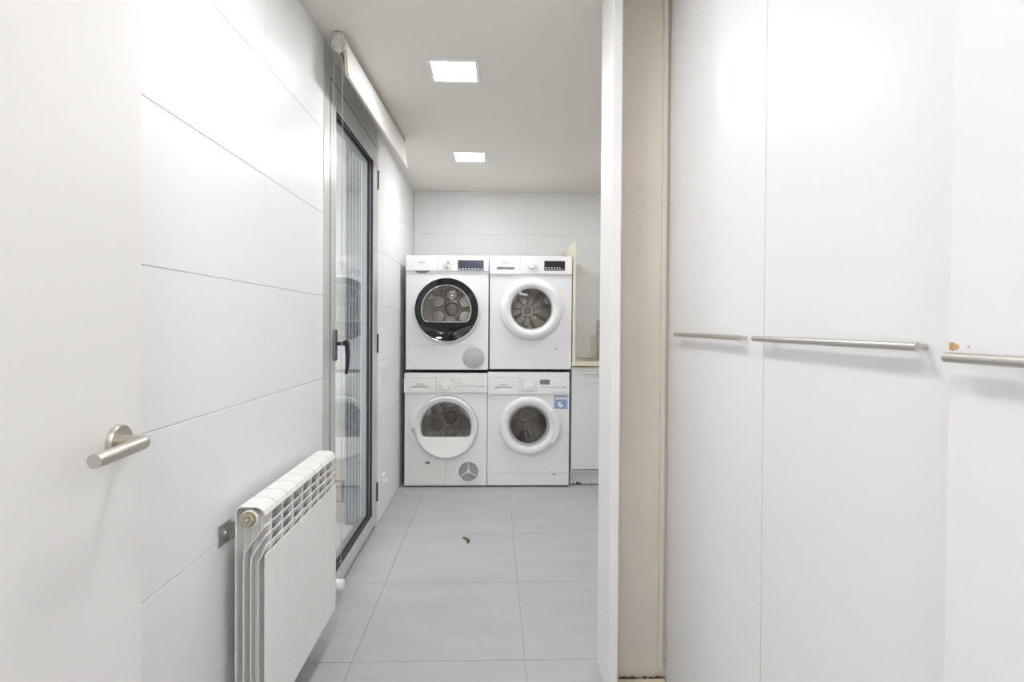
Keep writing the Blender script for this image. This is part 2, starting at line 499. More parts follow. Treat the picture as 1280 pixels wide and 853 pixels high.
def plate_hole(bm, x0, x1, z0, z1, y, cx, cz, r, depth, seg=64):
    """front plate with a round opening and a collar running back by depth"""
    def on_rect(a):
        dx, dz = math.cos(a), math.sin(a)
        t = min(((x1-cx) if dx > 0 else (x0-cx))/dx if abs(dx) > 1e-9 else 9, ((z1-cz) if dz > 0 else (z0-cz))/dz if abs(dz) > 1e-9 else 9)
        return cx+dx*t, cz+dz*t
    angs = sorted([2*PI*i/seg for i in range(seg)] + [math.atan2(z-cz, x-cx) % (2*PI) for x in (x0, x1) for z in (z0, z1)])
    R = []; C = []; D = []
    for a in angs:
        px, pz = on_rect(a)
        R.append(bm.verts.new((px, y, pz)))
        C.append(bm.verts.new((cx+r*math.cos(a), y, cz+r*math.sin(a))))
        D.append(bm.verts.new((cx+r*math.cos(a), y+depth, cz+r*math.sin(a))))
    n = len(angs)
    for i in range(n):
        j = (i+1) % n
        bm.faces.new((R[i], R[j], C[j], C[i])); bm.faces.new((C[i], C[j], D[j], D[i]))

def dshape(r, cut, n=96, rc=.02):
    """circle of radius r cut flat at z=-cut, corners eased; (x, z) list by angle"""
    out = []
    for i in range(n):
        a = 2*PI*i/n; s = math.sin(a)
        rr = r
        if s < 0:
            flat = cut/(-s)
            k = 14
            rr = (r**-k + flat**-k)**(-1/k)
        out.append((rr*math.cos(a), rr*math.sin(a)))
    return out

def ring_fill(bm, loops):
    """loops: list of lists of (x, y, z); bridge consecutive loops of equal length"""
    V = [[bm.verts.new(p) for p in L] for L in loops]
    n = len(V[0])
    for A, B in zip(V, V[1:]):
        for i in range(n):
            j = (i+1) % n
            bm.faces.new((A[i], A[j], B[j], B[i]))
    return V

class Machine:
    def __init__(s, name, cx, z0, label, enamel, h=MH):
        s.cx, s.z0, s.h = cx, z0, h
        s.t = thing(name, (cx, MY, z0), label, 'laundry machine', 'laundry machines stacked two by two')
        s.en = enamel
    def P(s, px, py):              # photo pixel on the front plane -> local offsets are handled by caller
        pass
    def part(s, name, bm, m, parent=None, smooth=False):
        return obj(name, bm, m, parent or s.t, smooth)
    def X(s, u): return s.cx+u
    def Z(s, v): return s.z0+v
    def body(s, dz, dr, ptop, dx=0, feet=True):
        bm = BM(); x0, x1 = s.X(-MW/2), s.X(MW/2); z0, z1 = s.Z(.012), s.Z(ptop); zt = s.Z(s.h)
        plate_hole(bm, x0, x1, z0, z1, MY, s.X(dx), s.Z(dz), dr, .05)
        yb = MY+MD
        def q(*p): bm.faces.new([bm.verts.new(c) for c in p])
        q((x0, MY, z0), (x0, yb, z0), (x0, yb, zt), (x0, MY+.001, zt), (x0, MY, z1))
        q((x1, MY, z0), (x1, yb, z0), (x1, yb, zt), (x1, MY+.001, zt), (x1, MY, z1))
        q((x0, yb, z0), (x1, yb, z0), (x1, yb, zt), (x0, yb, zt))
        q((x0, MY, z0), (x1, MY, z0), (x1, yb, z0), (x0, yb, z0))
        q((x0, MY, zt), (x1, MY, zt), (x1, yb, zt), (x0, yb, zt))
        bmesh.ops.remove_doubles(bm, verts=bm.verts, dist=1e-5)
        s.part('body', bm, s.en)
        for fx in (-.24, .24):
            for fy in (.05, .52):
                s.part('foot', rod(BM(), (s.X(fx), MY+fy, s.z0), (s.X(fx), MY+fy, s.Z(.014)), .022, 14), M_dark)
    def drum(s, dz, r, dx=0, mt=None, tumble=False, hub_r=.24):
        mt = mt or M_drum
        c = (s.X(dx), MY+.06, s.Z(dz))
        bm = BM()
        lathe(bm, [(0, r*1.0), (.03, r*1.22), (.36, r*1.22), (.385, r*1.16)], c, 'y', 48)
        dr_ = s.part('drum', bm, mt, None, True)
        # dished back with a ring of six embossed pads round a hub
        bm = BM(); R = r*1.16
        lathe(bm, [(.385, R), (.375, R*.8), (.378, R*.3), (.372, R*.26), (.372, 0)], c, 'y', 48)
        s.part('drum_back', bm, mt, dr_, True)
        if tumble:
            for k in range(6):
                a = 2*PI*k/6+PI/6
                pc = (c[0]+math.cos(a)*R*.56, c[1]+.374, c[2]+math.sin(a)*R*.56)
                s.part('drum_pad', lathe(BM(), [(0, R*.235), (-.005, R*.225), (-.003, R*.205), (.000, R*.20), (.000, 0)], pc, 'y', 20), M_drum_d, dr_, True)
                a += PI/6; A_ = Vector((math.cos(a), 0, math.sin(a)))
                s.part('drum_spoke', tube(BM(), [Vector((c[0], c[1]+.370, c[2]))+A_*R*q for q in (.27, .55, .80)], lambda t: .006+.004*abs(t-.5), 8), M_rib, dr_, True)
            rg = [(c[0]+R*.275*math.cos(2*PI*i/36), c[1]+.368, c[2]+R*.275*math.sin(2*PI*i/36)) for i in range(36)]
            s.part('hub_ring', tube(BM(), rg, .007, 8, True), M_rib, dr_, True)
        else:
            for k in range(9):
                a = 2*PI*k/9+.2; A_ = Vector((math.cos(a), 0, math.sin(a)))
                s.part('drum_rib', tube(BM(), [Vector((c[0], c[1]+.372, c[2]))+A_*R*q for q in (.30, .6, .92)], lambda t: .008+.006*t, 8), M_drum, dr_, True)
        s.part('drum_hub', lathe(BM(), [(.37, R*hub_r), (.36, R*hub_r*.92), (.358, R*hub_r*.62), (.362, 0)], c, 'y', 28), M_hubdark if tumble else M_hub, dr_, True)
        for k in range(3):
            a = 2*PI*k/3+.5
            bm = BM(); A = Vector((math.cos(a), 0, math.sin(a))); B = Vector((-math.sin(a), 0, math.cos(a)))
            C_ = Vector(c); Rr = r*1.20; hgt = r*.42
            sec = [(-.055, 0), (-.032, hgt*.75), (-.012, hgt), (.012, hgt), (.032, hgt*.75), (.055, 0)]
            L0 = [C_+A*(Rr-h_)+B*b_+Vector((0, .06, 0)) for b_, h_ in sec]; L1 = [p+Vector((0, .29, 0)) for p in L0]
            V0 = [bm.verts.new(p) for p in L0]; V1 = [bm.verts.new(p) for p in L1]
            for i in range(5): bm.faces.new((V0[i], V0[i+1], V1[i+1], V1[i]))
            bm.faces.new(V0); bm.faces.new(V1)
            s.part('drum_paddle', bm, mt if not tumble else M_drum, dr_, True)
        return dr_
    def bar(s, name, u0, u1, v0, v1, y0, y1, m, parent=None, bev=.0015, seg=1):
        return s.part(name, box(BM(), s.X(u0), s.X(u1), MY+y0, MY+y1, s.Z(v0), s.Z(v1), bev, seg), m, parent)
    def knob(s, u, v, r, m, d=.022, base=None, y=-.014):
        bm = BM(); c = (s.X(u), MY+y, s.Z(v))
        lathe(bm, [(.002, r*1.05), (-.004, r*1.02), (-d+.003, r*.94), (-d, r*.86), (-d-.001, 0)], c, 'y', 36)
        return s.part('knob', bm, m, base, True)
    def drawer(s, name, u0, u1, v0, v1, g, y, m, mg):
        """drawer front with a recessed finger grip g = (u0, u1, v0, v1)"""
        a0, a1, b0, b1 = g; Y0, Y1 = y, .004
        bm = BM()
        for q in ((u0, u1, b1, v1), (u0, u1, v0, b0), (u0, a0, b0, b1), (a1, u1, b0, b1)):
            box(bm, s.X(q[0]), s.X(q[1]), MY+Y0, MY+Y1, s.Z(q[2]), s.Z(q[3]))
        bmesh.ops.remove_doubles(bm, verts=bm.verts, dist=1e-5)
        d = s.part(name, bm, m)
        bm = BM(); x0, x1, z0, z1 = s.X(a0), s.X(a1), s.Z(b0), s.Z(b1)
        bm.faces.new([bm.verts.new(p) for p in ((x0, MY+Y0+.002, z0), (x1, MY+Y0+.002, z0), (x1, MY+Y0+.016, z1-.006), (x0, MY+Y0+.016, z1-.006))])
        bm.faces.new([bm.verts.new(p) for p in ((x0, MY+Y0+.016, z1-.006), (x1, MY+Y0+.016, z1-.006), (x1, MY+Y0+.016, z1), (x0, MY+Y0+.016, z1))])
        s.part('finger_grip', bm, mg, d)
        return d
    def logo(s, u, v, parent, size=.0135, y=-.0155):
        return text_mesh('logo', 'SIEMENS', size, (s.X(u), MY+y, s.Z(v)), M_greyline, parent)

PXM = 171.8
def uv(mach_px, base_px, px, py): return ((px-mach_px)/PXM, (base_px-py)/PXM)

def dryer_door_black(m, cz):
    """machine at upper left: black ring door with chrome rim and a D-shaped window"""
    c = (m.X(-.003), 0, m.Z(cz)); N = 96
    circ = lambda r, y: [(c[0]+r*math.cos(2*PI*i/N), MY+y, c[2]+r*math.sin(2*PI*i/N)) for i in range(N)]
    D = dshape(.176, .088, N)
    dd = lambda k, y: [(c[0]+p[0]*k, MY+y, c[2]+p[1]*k) for p in D]
    def scoop(t, dep):
        A = circ(.220, -.034); B = dd(1.04, -.040); o_ = []
        for a, b in zip(A, B):
            low = max(0, -(a[2]-c[2])/.22-.35)/.65
            o_.append((a[0]+(b[0]-a[0])*t, a[1]+(b[1]-a[1])*t+dep*low, a[2]+(b[2]-a[2])*t))
        return o_
    bm = BM(); ring_fill(bm, [circ(.222, 0), circ(.226, -.026), circ(.220, -.034), scoop(.35, .022), scoop(.65, .026), dd(1.04, -.040), dd(1.0, -.036), dd(.97, -.006)])
    door = m.part('door', bm, M_black, None, True)
    bm = BM(); ring_fill(bm, [circ(.224, .0), circ(.238, -.004), circ(.240, -.018), circ(.236, -.028), circ(.228, -.030), circ(.224, -.022)])
    m.part('door_rim', bm, M_enamel, door, True)
    bm = BM(); tube(bm, circ(.2285, -.030), .0028, 8, True); m.part('chrome_ring', bm, M_chrome, door, True)
    bm = BM(); tube(bm, dd(1.0, -.040), .0055, 8, True); m.part('window_trim', bm, M_chrome, door, True)
    bm = BM(); V = ring_fill(bm, [dd(.985, -.036), dd(.9, -.046), dd(.7, -.054), dd(.4, -.060), dd(.12, -.062)])
    bm.faces.new(V[-1]); m.part('door_glass', bm, M_porthole, door, True)
    # curved glossy scoop below the window
    return door

def make_machines():
    # ---------- upper left: dryer with a black ring door
    ax = .5*(507+609); z = .843
    m = Machine('tumble_dryer', -.336, z, 'white dryer with a black-ringed round door, on top of the other dryer', M_enamel)
    U = lambda px: (px-558)/PXM
    V = lambda py: (466-py)/PXM
    m.body(V(389.3), .205, V(341)); m.drum(V(386), .19, tumble=True)
    p = m.bar('control_panel', U(545.4), MW/2, V(341), m.h, -.012, .004, M_plast, None, .003, 2)
    d = m.bar('container_drawer', -MW/2, U(545.4)-.001, V(341), m.h, -.012, .004, M_plast, None, .003, 2)
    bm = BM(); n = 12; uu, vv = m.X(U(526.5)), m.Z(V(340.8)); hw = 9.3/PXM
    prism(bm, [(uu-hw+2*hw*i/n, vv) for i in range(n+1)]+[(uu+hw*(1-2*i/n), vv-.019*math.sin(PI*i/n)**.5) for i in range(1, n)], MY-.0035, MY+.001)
    m.part('finger_grip', bm, M_rubber, d)  # dark lens stands in for the shade inside the grip recess
    m.logo(U(526), V(331), d, .014, -.0125)
    m.bar('panel_step', -MW/2+.002, MW/2-.002, V(345.2), V(344.6), -.0006, .002, M_grey, None, 0)
    k = m.knob(U(558), V(333.4), .0275, M_chrome, .020, p, -.010)
    disp = m.bar('display', U(571), U(603), V(340), V(327.4), -.0135, -.010, M_lcd, p, .0005)
    for i in range(8):
        u = U(573.2+i*3.9); m.bar('button', u-.006, u+.006, V(338.9), V(337.6), -.0145, -.0125, M_print, disp, 0)
    dryer_door_black(m, V(389.3))
    sv = m.bar('service_panel', -MW/2+.001, MW/2-.001, .014, V(433.6), -.003, .001, M_enamel, None, .0012)
    m.bar('panel_gap', -MW/2+.002, MW/2-.002, V(433.6), V(433.6)+.0025, -.0008, .001, M_grey, sv, 0)
    m.part('filter_cover', lathe(BM(), [(.002, .079), (-.004, .079), (-.006, .076), (-.006, .004), (-.007, .003), (-.007, 0)], (m.X(U(591)), MY-.003, m.Z(V(448.5))), 'y', 48), M_grey, None, True)

    # ---------- upper right: washing machine with a wide white ring door
    z = .850
    m = Machine('washing_machine', .270, z, 'white washing machine with black display and plain ring door, on top of the other washer', M_enamel, .835)
    U = lambda px: (px-661.8)/PXM
    V = lambda py: (464-py)/PXM
    cz = V(386.6); cu = U(662.2)
    m.body(cz, .150, V(343.4), cu); m.drum(cz, .160, cu, hub_r=.17)
    p = m.bar('control_panel', U(648), MW/2, V(343.4), m.h, -.014, .004, M_plast, None, .004, 2)
    d = m.drawer('detergent_drawer', -MW/2, U(648)-.001, V(343.4), m.h, (U(619), U(641), V(338.7), V(334.8)), -.014, M_plast, M_grey)
    m.logo(U(630), V(329.4), d, .0135, -.0145)
    m.knob(U(662), V(332), .028, M_plast, .026, p, -.012)
    disp = m.bar('display', U(678), U(704), V(339), V(326.6), -.0155, -.012, M_lcd_black, p, .0005)
    for i in range(6):
        u = U(680.5+i*3.4); m.bar('button', u-.004, u+.004, V(335.8), V(334.6), -.0163, -.0145, M_print, disp, 0)
    m.bar('touch_strip', U(678)+.001, U(704)-.001, V(338.8), V(336.8), -.0159, -.0145, M_lcd_grey, disp, 0)
    c = (m.X(cu), MY, m.Z(cz))
    door = m.part('door', lathe(BM(), [(.0, .226), (-.012, .227), (-.030, .216), (-.040, .204), (-.047, .190), (-.046, .172), (-.036, .158), (-.030, .152), (0, .150)], c, 'y', 72), M_plast, None, True)
    m.part('bezel', lathe(BM(), [(-.030, .154), (-.034, .151), (-.030, .147), (0, .145)], c, 'y', 64), M_grey, door, True)
    m.part('door_glass', lathe(BM(), [(-.028, .149), (-.030, .12), (-.034, .06), (-.035, 0)], c, 'y', 64), M_porthole, door, True)
    m.part('glass_bowl', lathe(BM(), [(-.022, .148), (.02, .130), (.06, .115), (.085, .08), (.092, 0)], c, 'y', 48), M_porthole_d, door, True)
    bm = BM(); n = 16; a0, a1 = math.radians(6), math.radians(54)
    def arcb(r, y): return [(c[0]+r*math.cos(a0+(a1-a0)*i/n), MY+y, c[2]+r*math.sin(a0+(a1-a0)*i/n)) for i in range(n+1)]
    VV = [[bm.verts.new(p_) for p_ in l] for l in (arcb(.176, -.040), arcb(.178, -.0485), arcb(.192, -.0485), arcb(.198, -.040))]
    for A, B in zip(VV, VV[1:]):
        for i in range(n): bm.faces.new((A[i], A[i+1], B[i+1], B[i]))
    bm.faces.new([l[0] for l in VV]); bm.faces.new([l[-1] for l in VV])
    m.part('door_grip', bm, M_enamel, door, True)
    m.bar('badge', U(692), U(696), V(436.6), V(435.6), -.0008, .001, M_rubber, None, 0)

    # ---------- lower left: older condenser dryer
    z = 0.0
    m = Machine('tumble_dryer', -.342, z, 'white dryer with a white door and round vent grille, standing on the floor', M_enamel_o, .832)
    U = lambda px: (px-557)/PXM
    V = lambda py: (609.5-py)/PXM
    cz = V(534); cu = U(557.3)
    m.body(cz, .20, V(490.8), cu); m.drum(cz, .19, cu, None, True)
    m.bar('lid', -MW/2-.002, MW/2+.002, V(472.2), m.h, -.012, .02, M_plast_w, None, .003, 2)
    d = m.drawer('container_drawer', -MW/2-.003, U(545), V(490.8), V(472.4), (U(515), U(535.5), V(487.2), V(482.4)), -.018, M_plast_w, M_plast_w)
    p = m.bar('control_panel', U(545)+.001, MW/2+.002, V(490.8), V(472.4), -.018, .004, M_plast_w, None, .004, 2)
    m.logo(U(525.3), V(480.4), d, .0135, -.0185)
    m.knob(U(557), V(483.6), .0225, M_plast_w, .020, p, -.016)
    for i, (px, py, wd) in enumerate([(547.5, 477, 3), (547.5, 480.4, 3), (549, 483.8, 4), (547.5, 487, 4), (567, 478, 3), (567, 481.5, 3), (567, 485, 4),
                                      (562, 474.5, 5), (571, 474.5, 4), (572, 482.6, 5), (572, 488, 6), (590, 488.2, 8), (571, 479, 6)]):
        m.bar('print_mark', U(px), U(px+wd), V(py+.35), V(py-.35), -.0188, -.017, M_grey, p, 0)
    m.bar('panel_line', U(572), U(605), V(482.7), V(482.2), -.0188, -.017, M_grey, p, 0)
    m.part('button', lathe(BM(), [(0, .0065), (-.004, .006), (-.004, 0)], (m.X(U(602.2)), MY-.017, m.Z(V(483))), 'y', 18), M_grey, p, True)
    N = 96; c = (m.X(cu), 0, m.Z(cz)); D = dshape(.186, .074, N)
    circ = lambda r, y: [(c[0]+r*math.cos(2*PI*i/N), MY+y, c[2]+r*math.sin(2*PI*i/N)) for i in range(N)]
    dd = lambda k, y: [(c[0]+p_[0]*k, MY+y, c[2]+p_[1]*k) for p_ in D]
    bm = BM(); ring_fill(bm, [circ(.2285, 0), circ(.2285, -.020), circ(.223, -.030), circ(.212, -.034), circ(.203, -.028), dd(1.08, -.026), dd(1.03, -.024), dd(1.0, -.012), dd(.985, .0)])
    door = m.part('door', bm, M_plast_w, None, True)
    bm = BM(); tube(bm, circ(.2305, -.001), .0016, 6, True); m.part('door_seam', bm, M_rubber, door, True)
    bm = BM(); V_ = ring_fill(bm, [dd(.99, -.008), dd(.9, -.003), dd(.6, .008), dd(.2, .012)]); bm.faces.new(V_[-1])
    m.part('door_glass', bm, M_porthole_d, door, True)
    bm = BM(); tube(bm, dd(.985, -.009), .005, 8, True); m.part('window_seal', bm, M_grey, door, True)
    # grip wing at the upper left of the ring
    bm = BM(); n = 20; a0, a1 = math.radians(120), math.radians(181)
    def arc(r, y): return [(c[0]+r*math.cos(a0+(a1-a0)*i/n), MY+y, c[2]+r*math.sin(a0+(a1-a0)*i/n)) for i in range(n+1)]
    L = [arc(.222, 0), arc(.222, -.036), arc(.240, -.038), [(c[0]+(.232+.022*min(1, i/6))*math.cos(a0+(a1-a0)*i/n), MY-.030, c[2]+(.232+.022*min(1, i/6))*math.sin(a0+(a1-a0)*i/n)) for i in range(n+1)],
         [(c[0]+(.230+.022*min(1, i/6))*math.cos(a0+(a1-a0)*i/n), MY, c[2]+(.230+.022*min(1, i/6))*math.sin(a0+(a1-a0)*i/n)) for i in range(n+1)]]
    VV = [[bm.verts.new(p_) for p_ in l] for l in L]
    for A, B in zip(VV, VV[1:]):
        for i in range(n): bm.faces.new((A[i], A[i+1], B[i+1], B[i]))
    bm.faces.new([l[0] for l in VV]); bm.faces.new([l[-1] for l in VV])
    m.part('door_grip', bm, M_plast, door, True)
    fl_ = m.bar('service_flap', U(512.5), U(601), V(606), V(575.6), -.004, .002, M_plast_w, None, .0012)
    m.bar('flap_seam', U(556.8), U(557.2), V(605.5), V(576), -.0046, -.002, M_grey, fl_, 0)
    m.bar('latch', U(532), U(537.3), V(579.8), V(577.2), -.008, -.002, M_rubber, fl_, .001)
    gc = (m.X(U(585.4)), MY-.004, m.Z(V(589.5)))
    gr = m.part('vent_grille', lathe(BM(), [(0, .070), (-.004, .070), (-.006, .067), (-.003, .064), (-.001, .063), (-.001, 0)], gc, 'y', 40), M_greyline, fl_, True)
    bm = BM()
    for rr in [.014+.0075*i for i in range(7)]:
        tube(bm, [(gc[0]+rr*math.cos(2*PI*i/36), gc[1]-.003, gc[2]+rr*math.sin(2*PI*i/36)) for i in range(36)], .0019, 5, True)
    g2 = m.part('grille_ring', bm, M_grey, fl_, True)
    bm = BM()
    for a in (90, 210, 330):
        a = math.radians(a); rod(bm, (gc[0], gc[1]-.005, gc[2]), (gc[0]+.063*math.cos(a), gc[1]-.005, gc[2]+.063*math.sin(a)), .003, 8)
    m.part('grille_spokes', bm, M_plast, fl_)
    m.part('grille_hub', lathe(BM(), [(0, .015), (-.006, .014), (-.009, .009), (-.009, 0)], gc, 'y', 24), M_plast, fl_, True)

    # ---------- lower right: older washing machine
    m = Machine('washing_machine', .258, 0.0, 'white washing machine with a blue sticker beside its round door, standing on the floor', M_enamel_o, .840)
    U = lambda px: (px-660.3)/PXM
    V = lambda py: (609.2-py)/PXM
    cz = V(531.6); cu = U(660.6)
    m.body(cz, .150, V(492.3), cu); m.drum(cz, .165, cu, M_drum_d, hub_r=.18)
    m.bar('lid', -MW/2, MW/2, V(471.4), m.h, -.012, .02, M_plast, None, .003, 2)
    d = m.drawer('detergent_drawer', -MW/2, U(647.2), V(492.3), V(471.6), (U(618.3), U(639.2), V(487.2), V(482.6)), -.016, M_plast, M_plast_w)
    p = m.bar('control_panel', U(647.2)+.001, MW/2, V(492.3), V(471.6), -.016, .004, M_plast, None, .004, 2)
    m.logo(U(629), V(480.5), d, .0135, -.0165)
    m.knob(U(660.7), V(483.4), .0245, M_plast, .020, p, -.014)
    disp = m.bar('display', U(674), U(686.6), V(480), V(473.8), -.0172, -.014, M_lcd_grey, p, .0004)
    for i in range(3): m.bar('digit', U(675.6+i*3.6), U(678+i*3.6), V(478.8), V(475), -.0176, -.016, M_rubber, disp, 0)
    for i, (px, py, wd) in enumerate([(650, 475, 5), (650, 477.6, 4), (650, 480, 4), (649, 483.3, 4), (650, 486.4, 4), (649, 488.6, 7), (664.5, 475, 5), (667, 477.6, 4),
                                      (668, 480.4, 3), (667, 483.4, 4), (667, 486, 4), (664, 488.3, 7), (689, 489.4, 5), (696, 489.4, 10)]):
        m.bar('print_mark', U(px), U(px+wd), V(py+.3), V(py-.3), -.0167, -.015, M_grey, p, 0)
    for i in range(4): m.bar('button', U(689.5+i*3.6), U(691.1+i*3.6), V(480), V(476.4), -.018, -.014, M_plast_w, p, .0005)
    m.bar('panel_line', U(674), U(704), V(483.5), V(482.9), -.0168, -.015, M_grey, p, 0)
    m.part('button', lathe(BM(), [(0, .0075), (-.004, .007), (-.004, 0)], (m.X(U(705.2)), MY-.015, m.Z(V(483.4))), 'y', 18), M_grey, p, True)
    st = m.bar('sticker', U(692.2), U(709.2), V(511), V(494), -.0008, .0005, M_bluestk, None, 0)
    m.bar('sticker_band', U(693.6), U(708.4), V(499), V(496.4), -.0012, -.0006, M_print, st, 0)
    sc = (m.X(U(700.6)), MY, m.Z(V(505.2)))
    m.part('sticker_ring', lathe(BM(), [(-.0006, .029), (-.0013, .029), (-.0013, 0)], sc, 'y', 32), M_bluedk, st)
    m.part('sticker_dial', lathe(BM(), [(-.0012, .024), (-.0018, .024), (-.0018, 0)], sc, 'y', 32), M_print, st)
    bm = BM(); ww = [bm.verts.new((sc[0], MY-.0022, sc[2]))]+[bm.verts.new((sc[0]+.023*math.cos(a), MY-.0022, sc[2]+.023*math.sin(a))) for a in [PI/2*i/6 for i in range(7)]]
    bm.faces.new(ww); m.part('sticker_wedge', bm, M_bluestk, st)
    c = (m.X(cu), MY, m.Z(cz))
    door = m.part('door', lathe(BM(), [(.0, .208), (-.010, .214), (-.024, .211), (-.034, .202), (-.038, .186), (-.034, .168), (-.026, .156), (-.020, .151), (0, .150)], c, 'y', 72), M_plast, None, True)
    m.part('bezel', lathe(BM(), [(-.020, .153), (-.024, .150), (-.018, .143), (.01, .132)], c, 'y', 64), M_grey, door, True)
    m.part('glass_bowl', lathe(BM(), [(-.014, .143), (.01, .134), (.05, .122), (.09, .105), (.11, .07), (.116, 0)], c, 'y', 64), M_porthole_d, door, True)
    m.part('door_glass', lathe(BM(), [(-.014, .146), (-.018, .1), (-.020, 0)], c, 'y', 64), M_porthole, door, True)
    bm = BM(); n = 22; a0, a1 = math.radians(-38), math.radians(36)
    def arc2(f, y): return [(c[0]+f(i/n)*math.cos(a0+(a1-a0)*i/n), MY+y, c[2]+f(i/n)*math.sin(a0+(a1-a0)*i/n)) for i in range(n+1)]
    bulge = lambda t: .020*math.sin(PI*min(1, t*1.0))**.5 if 0 < t < 1 else 0
    L = [arc2(lambda t: .176, -.034), arc2(lambda t: .179, -.052), arc2(lambda t: .207+bulge(t)*.6, -.050), arc2(lambda t: .210+bulge(t), -.040), arc2(lambda t: .212+bulge(t), 0)]
    VV = [[bm.verts.new(p_) for p_ in l] for l in L]
    for A, B in zip(VV, VV[1:]):
        for i in range(n): bm.faces.new((A[i], A[i+1], B[i+1], B[i]))
    bm.faces.new([l[0] for l in VV]); bm.faces.new([l[-1] for l in VV])
    m.part('door_grip', bm, M_plast, door, True)
    kp = m.bar('kick_panel', -MW/2+.001, MW/2-.001, .014, V(591.8), -.003, .001, M_plast, None, .0015)
    m.bar('panel_gap', -MW/2+.002, MW/2-.002, V(591.8), V(591.8)+.0025, -.0008, .001, M_grey, kp, 0)
    m.bar('kick_latch', U(691), U(695), V(593.8), V(592.6), -.005, -.002, M_rubber, kp, .0005)
make_machines()

# ================================================================ SINK COUNTER
cb = thing('sink_cabinet', (.87, 4.13, 0), 'white base cabinet with chipped plinth beside the stacked machines', 'cabinet')
bm = BM()
for q in ((.572, .590, 4.122, 4.76, .10, .884), (1.922, 1.94, 4.122, 4.76, .10, .884), (.590, 1.922, 4.122, 4.76, .10, .118), (.590, 1.922, 4.745, 4.76, .118, .884)): box(bm, *q)
obj('carcass', bm, M_cab, cb)
bm = BM(); box(bm, .572, 1.94, 4.165, 4.18, .004, .118, .001); obj('plinth', bm, M_cab, cb)
bm = BM()
for cx_, s in ((.632, .014), (.652, .008), (.60, .006)):
    prism(bm, [(cx_-s, .004), (cx_-s*.7, .004+s*.9), (cx_, .004+s*1.3), (cx_+s*.8, .004+s*.8), (cx_+s, .004)], 4.1635, 4.166)
obj('plinth_chip', bm, M_chipdark, cb)
for a, b in ((.575, 1.170), (1.174, 1.936)):
    dr = obj('door', box(BM(), a, b, 4.100, 4.120, .128, .878, .0018, 2), M_cab, cb)
    bm = BM(); xa, xb = (a+.058, b-.06)
    rod(bm, (xa, 4.068, .832), (xb, 4.068, .832), .006, 14, .001)
    rod(bm, (xa+.04, 4.101, .832), (xa+.04, 4.066, .832), .004, 10); rod(bm, (xb-.04, 4.101, .832), (xb-.04, 4.066, .832), .004, 10)
    obj('handle', bm, M_steel_x, dr, True)
ct = thing('worktop', (1.2, 4.4, .886), 'cream stone worktop over the white base cabinet', 'worktop')
bm = BM()
SX0, SX1, SY0, SY1 = .700, 1.20, 4.205, 4.60
box(bm, .570, SX0, 4.080, 4.798, .886, .914); box(bm, SX1, 1.945, 4.080, 4.798, .886, .914)
box(bm, SX0, SX1, 4.080, SY0, .886, .914); box(bm, SX0, SX1, SY1, 4.798, .886, .914)
obj('slab', bm, M_cream, ct)
tag(obj('splash_panel', box(BM(), .575, .597, 4.095, 4.798, .9145, 1.795, .002), M_cream), 'tall cream upright panel on the worktop beside the upper washing machine', 'panel')
sk = thing('sink', (.95, 4.40, .914), 'stainless steel sink let into the cream worktop', 'sink')
bm = BM()
t_ = .012
for x0, x1, y0, y1 in ((SX0-.022, SX1+.02, SY0-.012, SY0+t_), (SX0-.022, SX1+.02, SY1-t_, SY1+.012), (SX0-.022, SX0+t_, SY0+t_, SY1-t_), (SX1-t_, SX1+.02, SY0+t_, SY1-t_)):
    box(bm, x0, x1, y0, y1, .9142, .9175)
obj('rim', bm, M_steel_x, sk)
bm = BM()
ax0, ax1, ay0, ay1 = SX0+.004, SX1-.004, SY0+.004, SY1-.004
T = [bm.verts.new(p) for p in ((ax0, ay0, .9142), (ax1, ay0, .9142), (ax1, ay1, .9142), (ax0, ay1, .9142))]
Bq = [bm.verts.new(p) for p in ((ax0+.03, ay0+.03, .76), (ax1-.03, ay0+.03, .76), (ax1-.03, ay1-.03, .76), (ax0+.03, ay1-.03, .76))]
for i in range(4): bm.faces.new((T[i], T[(i+1) % 4], Bq[(i+1) % 4], Bq[i]))
bm.faces.new(Bq)
obj('basin', bm, M_steel_x, sk)
fc = thing('kitchen_tap', (.848, 4.640, .914), 'tall brushed nickel tap at the back of the cream worktop', 'tap')
bm = BM()
fx = .872
box(bm, fx-.020, fx+.016, 4.628, 4.664, .914, 1.152, .003); box(bm, fx-.021, fx+.017, 4.627, 4.665, 1.156, 1.226, .003)
obj('column', bm, M_steel_x, fc)
bm = BM(); rod(bm, (fx+.016, 4.646, 1.195), (fx+.20, 4.646, 1.195), .012, 16); rod(bm, (fx+.19, 4.646, 1.195), (fx+.19, 4.646, 1.155), .011, 16)
obj('spout', bm, M_steel_x, fc, True)
obj('lever', rod(BM(), (fx+.016, 4.646, 1.00), (fx+.09, 4.646, 1.02), .006, 12, .001), M_steel_x, fc, True)

# ================================================================ WARDROBE
wd = thing('wardrobe', (.88, 1.0, 0), 'white floor-to-ceiling wardrobe with long steel bar handles along the right', 'wardrobe')
obj('carcass', box(BM(), XW+.022, 1.19, .10, 1.858, .0, 2.305), M_lacquer, wd)
obj('end_panel', box(BM(), XW+.0015, XW+.021, 1.724, 1.858, .0, 2.305, .001), M_lacquer, wd)
obj('plinth', box(BM(), XW+.012, XW+.0215, .11, 1.722, 0, .060), M_lacquer, wd)
ZD0, ZD1 = .064, 2.300
def bar_handle(door, x, y0, y1, z, posts, xs):
    bm = BM(); r = .0062
    rod(bm, (x, y0, z), (x, y1, z), r, 20, .0008)
    for yp in posts: rod(bm, (x, yp, z), (xs+.001, yp, z), .0042, 14)
    obj('handle', bm, M_steel, door, True)
